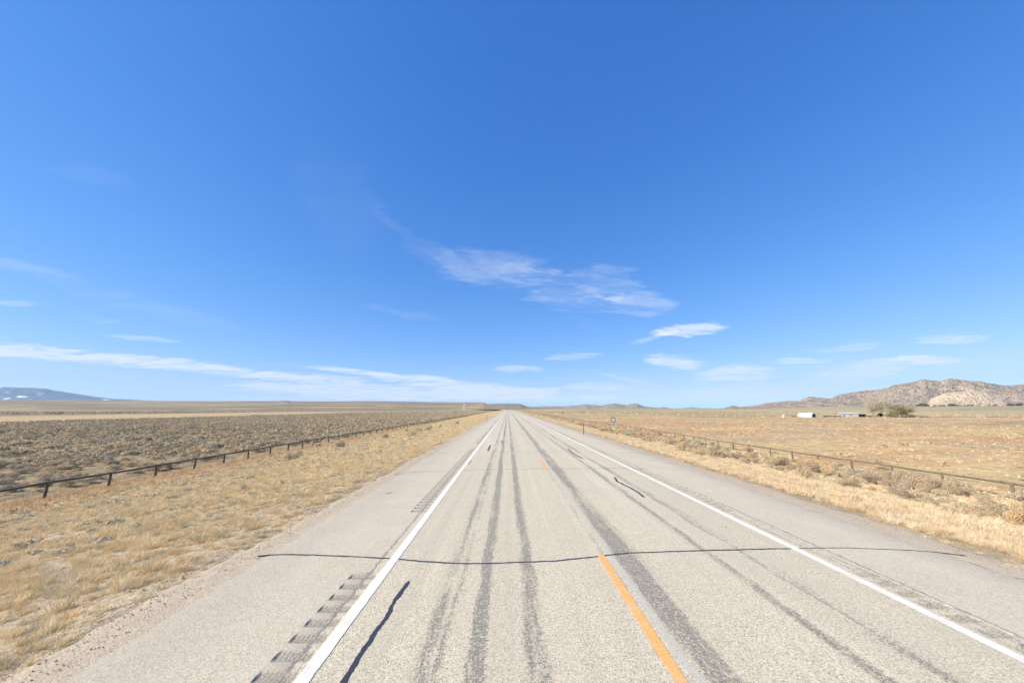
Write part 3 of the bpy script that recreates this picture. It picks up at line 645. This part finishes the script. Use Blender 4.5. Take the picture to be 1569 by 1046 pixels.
x_, y_ = scatter(34000, 8.75, 14.8, 4, 90); kp = (rng.random(len(x_)) < np.clip((15.4 - x_) / 4 + .2, 0, 1)) & (x_ > 8.85 + (fbm(y_ / 1.1, y_ * 0, 3, 93) - .4) * .7); x_, y_ = x_[kp], y_[kp]
lods(x_, y_, rng.uniform(.09, .24, len(x_)), GRR, GWR, .75, 600)
x_, y_ = scatter(24000, 13.5, 34, 9, 90); kp = rng.random(len(x_)) < np.clip((fbm(x_ / 2.4, y_ / 2.4, 3, 94) - .3) * 3.5, .15, 1); x_, y_ = x_[kp], y_[kp]
lods(x_, y_, rng.uniform(.10, .24, len(x_)), GRR + GRL, GWR + GWL, .8, 620)
x_, y_ = scatter(12000, 8.9, 34, 90, 300); lods(x_, y_, rng.uniform(.25, .55, len(x_)), GRR, GWR, .85, 640)
x_, y_ = scatter(5000, 8.9, 32, 300, 840); lods(x_, y_, rng.uniform(.4, .8, len(x_)), GRR, GWR, .85, 645)
x_, y_ = scatter(22000, 34, 150, 22, 170); kp = rng.random(len(x_)) < np.clip((fbm(x_ / 7, y_ / 7, 3, 95) - .34) * 4, .08, 1); x_, y_ = x_[kp], y_[kp]
lods(x_, y_, rng.uniform(.14, .38, len(x_)), GRR + [(.60, .36, .20), (.50, .36, .23)], GWR + [5, 5], .6, 660)
cloud_obj('straw_grass', parts, m_grass, kind='stuff', label='pale straw grass covering the right verge and field edge', cat='grass')
# weeds in the gravel at the pavement edge
parts = []
y_ = np.concatenate([rng.uniform(3, 60, 46)]); x_ = rng.uniform(-5.0, -4.45, len(y_)); lods(x_, y_, rng.uniform(.08, .2, len(x_)), GF + GRL, [1, 1, 1] + GWL, .55, 680)
y_ = rng.uniform(6, 90, 60); x_ = rng.uniform(8.05, 8.7, len(y_)); lods(x_, y_, rng.uniform(.08, .2, len(x_)), GRR, GWR, .5, 690)
cloud_obj('gravel_weeds', parts, m_grass, kind='stuff', label='small dry weeds growing in the gravel edges', cat='weeds')
# loose stones on the gravel and the left verge
def stones(n, x0, x1, y0, y1, s0, s1):
    x_, y_ = scatter(n, x0, x1, y0, y1); s_ = rng.uniform(s0, s1, len(x_)) ; z_ = np.interp(x_, PXs, PZs) + .02
    ico = np.array([(1, 0, 0), (-1, 0, 0), (0, 1, 0), (0, -1, 0), (0, 0, .7), (0, 0, -.7)], float); fc = [(0, 2, 4), (2, 1, 4), (1, 3, 4), (3, 0, 4), (2, 0, 5), (1, 2, 5), (3, 1, 5), (0, 3, 5)]
    T = np.array([[ico[i] for i in f_] for f_ in fc]); return place([T * np.array([1, .7, 1]), T * np.array([.8, 1.2, .8])], x_, y_, z_, s_, palette(len(x_), [(.46, .37, .27), (.38, .30, .21), (.55, .46, .35), (.22, .17, .12)], [3, 2, .6, .7]), seed=3)
cloud_obj('loose_stones', [stones(3000, -5.3, -4.4, 3, 30, .004, .014), stones(500, -12, -5, 5, 30, .008, .03), stones(1500, 8.05, 8.9, 6, 40, .005, .016)], m_leaf, kind='stuff', label='loose stones scattered along the gravel edges', cat='stones')

# ------------------------------------------------------------------ fences
m_post = simple('weathered_post', (.155, .11, .075), .9, .35, 9); m_rail_l = simple('weathered_rail', (.115, .10, .085), .85, .3, 5); m_rail_r = simple('brown_rail', (.17, .135, .09), .85, .3, 5)  # right rail is a browner wood than the left one
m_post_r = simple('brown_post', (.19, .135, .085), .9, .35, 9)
m_wire = simple('wire', (.22, .2, .18), .6, .1, 2, metal=.6)
def post_mesh(h, r, lean, mbd=None, at=(0, 0, 0)):
    b = mbd or MB(); a = Vector(at); b.tube([a + Vector((0, 0, -.25)), a + Vector((lean[0] * .5, lean[1] * .5, h * .5)), a + Vector((lean[0], lean[1], h))], [r * 1.08, r, r * .94], 8); return b
def pole_fence(name, X0, y0, n, step, mat_p, mat_r, label, group, h=.98):
    root = empty(name, (X0, y0, float(terrain(np.array([X0]), np.array([y0]))[0])), label, 'fence', group); O = Vector(root.location)
    P = []
    for k in range(n):
        y = y0 + k * step + random.uniform(-.12, .12); x = X0 + random.uniform(-.06, .06); z = float(terrain(np.array([x]), np.array([y]))[0])
        P.append((x, y, z, h * random.uniform(.93, 1.08)))
    # the top pole runs at an even height over the uneven ground
    zt = np.array([p[2] + h for p in P]); ker = np.ones(7) / 7; zt = np.convolve(np.pad(zt, 3, 'edge'), ker, 'valid')
    far_p, far_r = MB(), MB()
    for k, (x, y, z, hh) in enumerate(P):
        hh = zt[k] - z + random.uniform(.0, .06); ln = (random.uniform(-.05, .05), random.uniform(-.05, .05)); r_ = random.uniform(.07, .095)
        loc = Vector((x, y, z)) - O
        if k < 99: post_mesh(hh, r_, ln).build('post', mat_p, root, loc=loc)
        else: post_mesh(hh, .07, ln, far_p, loc)
        if k < n - 1:
            x2, y2, z2, h2 = P[k + 1]; a = Vector((x, y - .12, zt[k] - .03 + (k % 2) * .02)) - O; b = Vector((x2, y2 + .12, zt[k + 1] - .03 + ((k + 1) % 2) * .02)) - O
            md = (a + b) / 2 + Vector((random.uniform(-.03, .03), 0, -random.uniform(.0, .04))); ra, rb = (.078, .060) if k % 2 else (.060, .080)
            if k < 99:
                MB().tube([a, md, b], [ra, (ra + rb) / 2, rb], 7).build('rail', mat_r, root)
            else: far_r.tube([a, md, b], [ra, .05, rb], 5)
    if n > 99:
        far_p.build('post', mat_p, root, kind='stuff'); far_r.build('rail', mat_r, root, kind='stuff')
    for hz in (.22, .45, .68):
        wv = MB(); wv.tube([Vector((p[0] + .07, p[1], p[2] + hz)) - O for p in P[:60]], .005, 4); wv.build('wire', m_wire, root)
    return root, P
yl0 = gpt(68, 768, -2.86)[1]; XL = gpt(68, 768, -2.86)[0]
yr0 = gpt(1555, 767, -2.86)[1]; XR = gpt(1555, 767, -2.86)[0]
print('fence', XL, yl0, XR, yr0)
SL = 3.45; SR = 3.44
rootL, PL = pole_fence('pole_fence', XL, yl0 - 3 * SL, 232, SL, m_post, m_rail_l, 'long dark wooden post and rail fence along the left verge', None)
rootR, PR = pole_fence('pole_fence', XR, yr0 - 3 * SR, 232, SR, m_post_r, m_rail_r, 'long brown wooden post and rail fence along the right verge', None)
for k in (7, 10, 15, 19, 26, 34):          # short braces leaning on some right posts
    x, y, z, h_ = PR[k]; O = Vector(rootR.location)
    MB().tube([Vector((x, y, z + .75)) - O, Vector((x + .05, y - 1.0, z + .05)) - O], .045, 7).build('brace', m_post_r, rootR)

# ------------------------------------------------------------------ small roadside things
m_steel = simple('rusty_steel', (.16, .11, .085), .7, .3, 10); m_grey = simple('galvanised', (.42, .43, .43), .5, .1, 6, metal=.4)
m_pale = simple('pale_paint', (.78, .77, .74), .6, .06, 4); m_green = simple('dark_green_paint', (.035, .09, .065), .6, .15, 4); m_dark = simple('faded_black', (.10, .11, .12), .7, .2, 5)
def delineator(px, pyb, z, h, label):
    x, y = gpt(px, pyb, z); z = float(terrain(np.array([x]), np.array([y]))[0])
    r = empty('delineator_post', (x, y, z), label, 'marker post')
    MB().box(-.035, .035, -.012, .012, -.2, h * .86).box(-.012, .012, -.03, -.012, -.2, h * .86).build('post', m_steel, r)
    MB().box(-.045, .045, -.022, -.0, h * .86 - .02, h).build('reflector', m_grey, r); return r
delineator(894.3, 666.5, -.10, 1.35, 'thin rusty marker post on the grass edge right of the road')
delineator(746, 645.5, -.07, 1.45, 'thin dark marker post on the grass edge left of the road')
sx_, sy_ = gpt(940, 654.5, -2.9); 
sz_ = float(terrain(np.array([sx_]), np.array([sy_]))[0]); sr_ = empty('roadside_sign', (sx_, sy_, sz_), 'square white sign with dark green frame on two posts behind the right fence', 'sign')
for s in (-.52, .52): MB().box(s - .05, s + .05, .03, .13, -.3, 2.2).build('post', m_pale, sr_)
MB().box(-.66, .66, -.03, .03, 1.35, 2.75).build('panel', m_green, sr_); MB().box(-.46, .46, -.05, -.032, 1.55, 2.52).build('face', m_pale, sr_)
MB().box(-.20, .18, -.058, -.052, 1.80, 2.02).box(-.08, .12, -.058, -.052, 2.02, 2.22).build('symbol', m_dark, sr_)
# power structure on the left plain
x, y, z = apt(711, 627.2, 1650); pr = empty('power_pole', (x, y, z), 'pale two-legged power pole on the plain left of the road', 'power pole')
for s in (-1.7, 1.7): MB().tube([(s, 0, -4), (s, 0, 26)], [.75, .5], 8).build('pole', m_pale, pr)
MB().box(-4.5, 4.5, -.3, .3, 22.5, 23.3).build('crossarm', m_pale, pr)

# ------------------------------------------------------------------ ranch
m_whmetal = simple('white_sheet_metal', (.80, .81, .82), .45, .05, 2); m_blmetal = simple('grey_sheet_metal', (.40, .385, .36), .55, .12, 1.2); m_blue = simple('blue_grey_sheet', (.16, .19, .25), .5, .15, 1.2)
m_painted_dim = simple('painted_dim_interior', (.05, .05, .055), .9, .1, 2); m_wood = simple('corral_wood', (.28, .15, .09), .9, .3, 1.5); m_woodd = simple('old_corral_wood', (.16, .11, .08), .9, .3, 1.5)  # near-black colour stands in for unlit insides seen through openings
RY = 400.0
def gz(x, y): return float(terrain(np.array([x]), np.array([y]))[0])
def rpos(px, Y=RY): d = ray(px, 639); x = d[0] * Y / d[1]; return x, Y, gz(x, Y)
def arch_shell(b, W, H, L, n=14, t=.12):
    base = len(b.v)
    for yy in (0, L):
        for rr in (1., 1 - t / W * 2):
            for k in range(n + 1): a = math.pi * k / n; b.v.append((math.cos(a) * W / 2 * rr, yy, math.sin(a) * H * rr))
    m = n + 1
    for k in range(n):
        b.f += [[base + k, base + k + 1, base + 2 * m + k + 1, base + 2 * m + k], [base + m + k + 1, base + m + k, base + 3 * m + k, base + 3 * m + k + 1],
                [base + k + 1, base + k, base + m + k, base + m + k + 1], [base + 2 * m + k, base + 2 * m + k + 1, base + 3 * m + k + 1, base + 3 * m + k]]
    return b
def arch_wall(b, W, H, y, n=14, t=.08):
    base = len(b.v)
    for yy in (y, y + t):
        for k in range(n + 1): a = math.pi * k / n; b.v.append((math.cos(a) * W / 2, yy, math.sin(a) * H))
    b.f.append([base + k for k in range(n + 1)]); b.f.append([base + n + 1 + k for k in range(n + 1)][::-1]); return b
x, y, z = rpos(1247.5, RY - 4); r = empty('arched_barn', (x, y, z), 'long white arched metal barn with a dark open right end', 'barn'); r.rotation_euler = (0, 0, math.radians(20))
arch_shell(MB(), 8.0, 4.2, 14).build('roof_shell', m_whmetal, r)
arch_wall(MB(), 7.7, 4.0, 13.6).build('end_wall', m_whmetal, r)
arch_wall(MB(), 7.7, 4.0, .35).build('end_wall', m_blmetal, r)  # shade on this end is put into its grey colour
MB().box(-2.2, 2.2, .12, .33, 0, 3.1).build('dark_doorway_panel', m_painted_dim, r)  # dark panel on the closed end paints the shade inside the opening
x, y, z = rpos(1301, RY + 6); r = empty('metal_shed', (x, y, z), 'long low pale grey metal shed between the white barn and the tree', 'shed'); r.rotation_euler = (0, 0, math.radians(-25))
MB().box(-8.5, 8.5, 0, 7, 0, 3.3).build('wall', m_blmetal, r)
b = MB(); b.v = [(-8.9, -.5, 3.25), (8.9, -.5, 3.25), (8.9, 3.5, 4.6), (-8.9, 3.5, 4.6), (8.9, 7.5, 3.25), (-8.9, 7.5, 3.25), (-8.9, 7.5, 3.35), (8.9, 7.5, 3.35), (8.9, 3.5, 4.72), (-8.9, 3.5, 4.72), (-8.9, -.5, 3.37), (8.9, -.5, 3.37)]
b.f = [[0, 3, 2, 1], [3, 5, 4, 2], [10, 11, 8, 9], [9, 8, 7, 6], [0, 1, 11, 10], [4, 5, 6, 7], [1, 2, 8, 11], [2, 4, 7, 8], [0, 10, 9, 3], [3, 9, 6, 5]]; b.build('roof', m_blmetal, r)
MB().box(-5, -3, -.06, -.005, 0, 2.4).build('door', m_blue, r); MB().box(1, 2.6, -.06, -.005, 1.2, 2.2).build('window', m_painted_dim, r)
x, y, z = rpos(1319, RY + 2); r = empty('open_shed', (x, y, z), 'low dark blue open-fronted shed beside the pale grey shed', 'shed'); r.rotation_euler = (0, 0, math.radians(-25))
MB().box(-4.6, 4.6, 4.8, 5, 0, 3.2).box(-4.6, -4.4, .2, 4.79, 0, 3.2).box(4.4, 4.6, .2, 4.79, 0, 3.2).build('wall', m_blue, r)
b = MB(); b.box(-5, 5, -.4, 5.3, 3.22, 3.4); b.build('roof', m_blmetal, r)
for s in (-4.4, -1.5, 1.5, 4.4): MB().tube([(s, 0, 0), (s, 0, 3.21)], .1, 6).build('post', m_woodd, r)
MB().box(-4.3, 4.3, 3.9, 4.7, 0, 1.8).build('hay_stack', m_wood, r)
x, y, z = rpos(1350, RY + 4); r = empty('arched_shelter', (x, y, z), 'small dark arched shelter just left of the green tree', 'shelter'); r.rotation_euler = (0, 0, math.radians(-40))
arch_shell(MB(), 6.2, 4.6, 6, t=.5).build('roof_shell', m_woodd, r); arch_wall(MB(), 5.9, 4.4, 5.7).build('end_wall', m_painted_dim, r); MB().box(-2.9, -1, .5, 3, 0, 1.9).box(1.2, 2.8, .6, 3, 0, 1.6).build('stored_crate', m_wood, r)  # back wall coloured near-black to paint the shade inside
def panel_fence(name, pxa, pxb, Y, h, mat, label, step=2.6, rails=3, solid=False):
    xa, _, za = rpos(pxa, Y); xb, _, zb = rpos(pxb, Y); r = empty(name, (xa, Y, za), label, 'fence'); n = max(int((xb - xa) / step), 1); O = Vector((xa, Y, za))
    pts = [Vector((xa + (xb - xa) * k / n, Y + 1.2 * math.sin(k * .7), 0)) for k in range(n + 1)]
    for p_ in pts: p_.z = gz(p_.x, p_.y)
    for p_ in pts[:60]: MB().tube([p_ - O + Vector((0, 0, -.3)), p_ - O + Vector((0, 0, h))], .1, 6).build('post', mat, r)
    for q in range(rails):
        hz = h * (q + .7) / rails
        b = MB()
        for a_, c_ in zip(pts[:-1], pts[1:]): b.tube([a_ - O + Vector((0, -.12, hz)), c_ - O + Vector((0, -.12, hz))], .10 if not solid else h / rails * .42, 5)
        b.build('rail', mat, r)
panel_fence('corral_fence', 1262, 1288, RY - 6, 1.7, m_woodd, 'dark plank corral fence right of the white barn', solid=True)
panel_fence('corral_fence', 1213, 1231, RY - 7, 1.5, m_wood, 'reddish corral fence left of the white barn', rails=4)
panel_fence('corral_fence', 1327, 1337, RY - 8, 1.7, m_woodd, 'short dark corral fence left of the arched shelter', solid=True)
panel_fence('corral_fence', 1337, 1362, RY - 9, 1.4, m_wood, 'pale brown rail fence in front of the arched shelter', rails=2)
panel_fence('corral_fence', 1364, 1420, RY - 12, 1.1, m_woodd, 'low dark fence under the green tree', solid=True, rails=2)
panel_fence('field_fence', 1010, 1215, RY + 30, 1.5, m_wood, 'long reddish field fence left of the ranch', step=4.2, rails=2)
panel_fence('field_fence', 1420, 1560, RY - 25, 1.2, m_wood, 'faint field fence right of the ranch', step=6, rails=1)
x, y, z = rpos(1201, RY); r = empty('stock_tank', (x, y, z), 'small white tank standing left of the white barn', 'tank'); MB().tube([(0, 0, 0), (0, 0, 1.7), (0, 0, 2.0)], [.9, .9, .5], 12).build('body', m_pale, r)
r.location.z = z; MB().tube([(0, 0, 2.0), (0, 0, 2.2)], [.25, .25], 8).build('lid', m_grey, r)
# tiny ranch house on the plateau
for px, wd in ((672.5, 16), (678, 24)):
    x, y, z = apt(px, 618.9, 5400); r = empty('farmhouse', (x, y, z - 5), 'tiny pale farm building on the plateau, ' + ('smaller left one' if wd == 16 else 'larger right one'), 'building')
    MB().box(-wd / 2, wd / 2, 0, 12, -8, 9).build('wall', m_pale, r)
    b = MB(); b.v = [(-wd / 2 - 1, -1, 9.05), (wd / 2 + 1, -1, 9.05), (wd / 2 + 1, 13, 9.05), (-wd / 2 - 1, 13, 9.05), (-wd / 2 - 1, 6, 13), (wd / 2 + 1, 6, 13)]; b.f = [[0, 1, 5, 4], [2, 3, 4, 5], [0, 4, 3], [1, 2, 5], [0, 3, 2, 1]]; b.build('roof', m_blmetal, r)

# ------------------------------------------------------------------ trees
m_bark = simple('bark', (.34, .28, .21), .95, .3, 3)
def tree(name, px, Y, H, W, cols, n, leaf, seed, label, trunk=.22, group=None, lift=.12, nb=9, loc=None):
    r_ = np.random.default_rng(seed); x, y, z = loc if loc else rpos(px, Y); root = empty(name, (x, y, z), label, 'tree', group)
    b = MB(); tips = []
    b.tube([(0, 0, -.4), (.02 * H, 0, H * .12), (.0, .02 * H, H * .30), (.02 * H, 0, H * .55)], [trunk * 1.5, trunk, trunk * .8, trunk * .35], 8)
    for k in range(nb):
        a = 2 * math.pi * k / nb + r_.uniform(-.3, .3); h0 = H * r_.uniform(.10, .35); e = Vector((math.cos(a) * W / 2 * r_.uniform(.45, .85), math.sin(a) * W / 2 * r_.uniform(.45, .85), H * r_.uniform(lift + .18, .86)))
        m_ = Vector((e.x * .45, e.y * .45, h0 + (e.z - h0) * .6)); b.tube([(0, 0, h0), m_, e], [trunk * .5, trunk * .32, trunk * .1], 6); tips += [e, (m_ + e) / 2]
        for q in range(3):
            e2 = m_ + Vector(tuple(r_.normal(size=3) * [W * .13, W * .13, H * .10])); b.tube([m_, e2], [trunk * .22, trunk * .06], 5); tips.append(e2)
    b.build('trunk', m_bark, root)
    tips = np.array([tuple(t) for t in tips]); k = r_.integers(0, len(tips), n); R = r_.uniform(.10, .2, len(tips))
    d = r_.normal(size=(n, 3)); d /= np.linalg.norm(d, axis=1)[:, None]; P = tips[k] + d * (R[k] * r_.uniform(.2, 1.1, n))[:, None] * [W, W, H * .75]
    P[:, 2] = np.clip(P[:, 2], H * lift, None)
    up = d + r_.normal(size=(n, 3)) * .6; up /= np.linalg.norm(up, axis=1)[:, None]; a = np.cross(up, r_.normal(size=(n, 3))); a /= np.linalg.norm(a, axis=1)[:, None]; s = leaf * r_.uniform(.6, 1.4, n)[:, None]
    T = np.stack([P - a * s * .4, P + a * s * .4, P + up * s * 1.3], 1); c = np.array(cols)[r_.integers(0, len(cols), len(tips))][k] * r_.uniform(.75, 1.25, (n, 1))
    me = npmesh('crown', T.reshape(-1, 3), np.arange(3 * n).reshape(-1, 3), np.repeat(np.clip(c, 0, 1), 3, 0)); link('crown', me, m_leaf, root)
    return root
BARE = [(.50, .42, .30), (.44, .37, .27), (.54, .47, .34)]; OLIVE = [(.23, .21, .09), (.30, .265, .115), (.16, .155, .075)]
tree('cottonwood_tree', 1352, RY + 16, 30, 33, BARE, 9000, .42, 1, 'big leafless pale brown cottonwood behind the arched shelter', .38, lift=.2, nb=14)
tree('cottonwood_tree', 1338, RY + 26, 20, 20, BARE, 3600, .42, 2, 'smaller leafless pale tree at the left of the cottonwood', .25, lift=.2)
tree('olive_tree', 1376, RY + 2, 17, 20, OLIVE, 5200, .42, 3, 'olive green tree in front of the bare cottonwood', .4, lift=.05, nb=12)
tree('olive_tree', 1390, RY + 5, 14, 17, OLIVE, 3600, .40, 4, 'smaller olive green tree, rightmost of the ranch trees', .35, lift=.04, nb=10)
tree('olive_tree', 1364, RY - 1, 6, 9, OLIVE, 1200, .36, 5, 'low green tree at the foot of the bare cottonwood', .25, lift=.04)
tree('grey_shrub_tree', 1397, RY - 4, 3.6, 8, [(.22, .2, .14), (.28, .24, .17)], 900, .3, 6, 'low grey-brown shrub right of the ranch trees', .15, lift=.04)
m_protos = []
specs = [(1411, 9, 1), (1418, 11, 1), (1424, 9, 1), (1436, 7, 0), (1446, 8, 0), (1450, 7, 1), (1461, 11, 1), (1466, 9, 0), (1470, 8, 1), (1477, 6, 0), (1484, 7, 1), (1489, 8, 0), (1494, 7, 1), (1504, 6, 0), (1519, 6, 0), (1529, 8, 0), (1553, 12, 0), (1567, 12, 1)]
proto = []
for k in range(2):
    t_ = tree('juniper_tree', 1400, 3000, 16, 24, [(.065, .08, .045), (.09, .10, .055)], 420, 2.2, 20 + k, 'x', 1.2, lift=.03, loc=(0, 0, 0)); proto.append(t_)
LAB = 'dark green juniper in the row along the foot of the pale rock dome'
for i, (px, h, kk) in enumerate(specs):
    src = proto[kk]
    Yd = 3290; x, y, z = rpos(px, Yd)
    z = gz(x, Yd) + 1.
    if i < 2 and not proto[i].get('used'): o_ = proto[i]; o_['used'] = 1
    else:
        o_ = src.copy(); COL.objects.link(o_)
        for ch in list(src.children): c_ = ch.copy(); COL.objects.link(c_); c_.parent = o_
    o_.location = (x, y, z); s = h * 2.0 / 11; o_.scale = (s, s, s); o_.rotation_euler = (0, 0, i * 1.3)
    o_['label'] = LAB; o_['group'] = 'junipers at the foot of the rock dome'
for o_ in bpy.data.objects:
    if 'used' in o_: del o_['used']

# ------------------------------------------------------------------ air
HAZE = 1.8e-5
mh = bpy.data.materials.new('air_haze'); mh.use_nodes = True; nt = mh.node_tree; nt.nodes.clear()
out = nt.nodes.new('ShaderNodeOutputMaterial'); pv = nt.nodes.new('ShaderNodeVolumePrincipled'); pv.inputs['Color'].default_value = (.54, .77, 1, 1); pv.inputs['Density'].default_value = HAZE; pv.inputs['Anisotropy'].default_value = 0.
nt.links.new(pv.outputs[0], out.inputs['Volume'])
if HAZE > 0:
    MB().box(-32500, 32500, -4000, 32500, -60, 2300).build('haze', mh, kind='stuff')
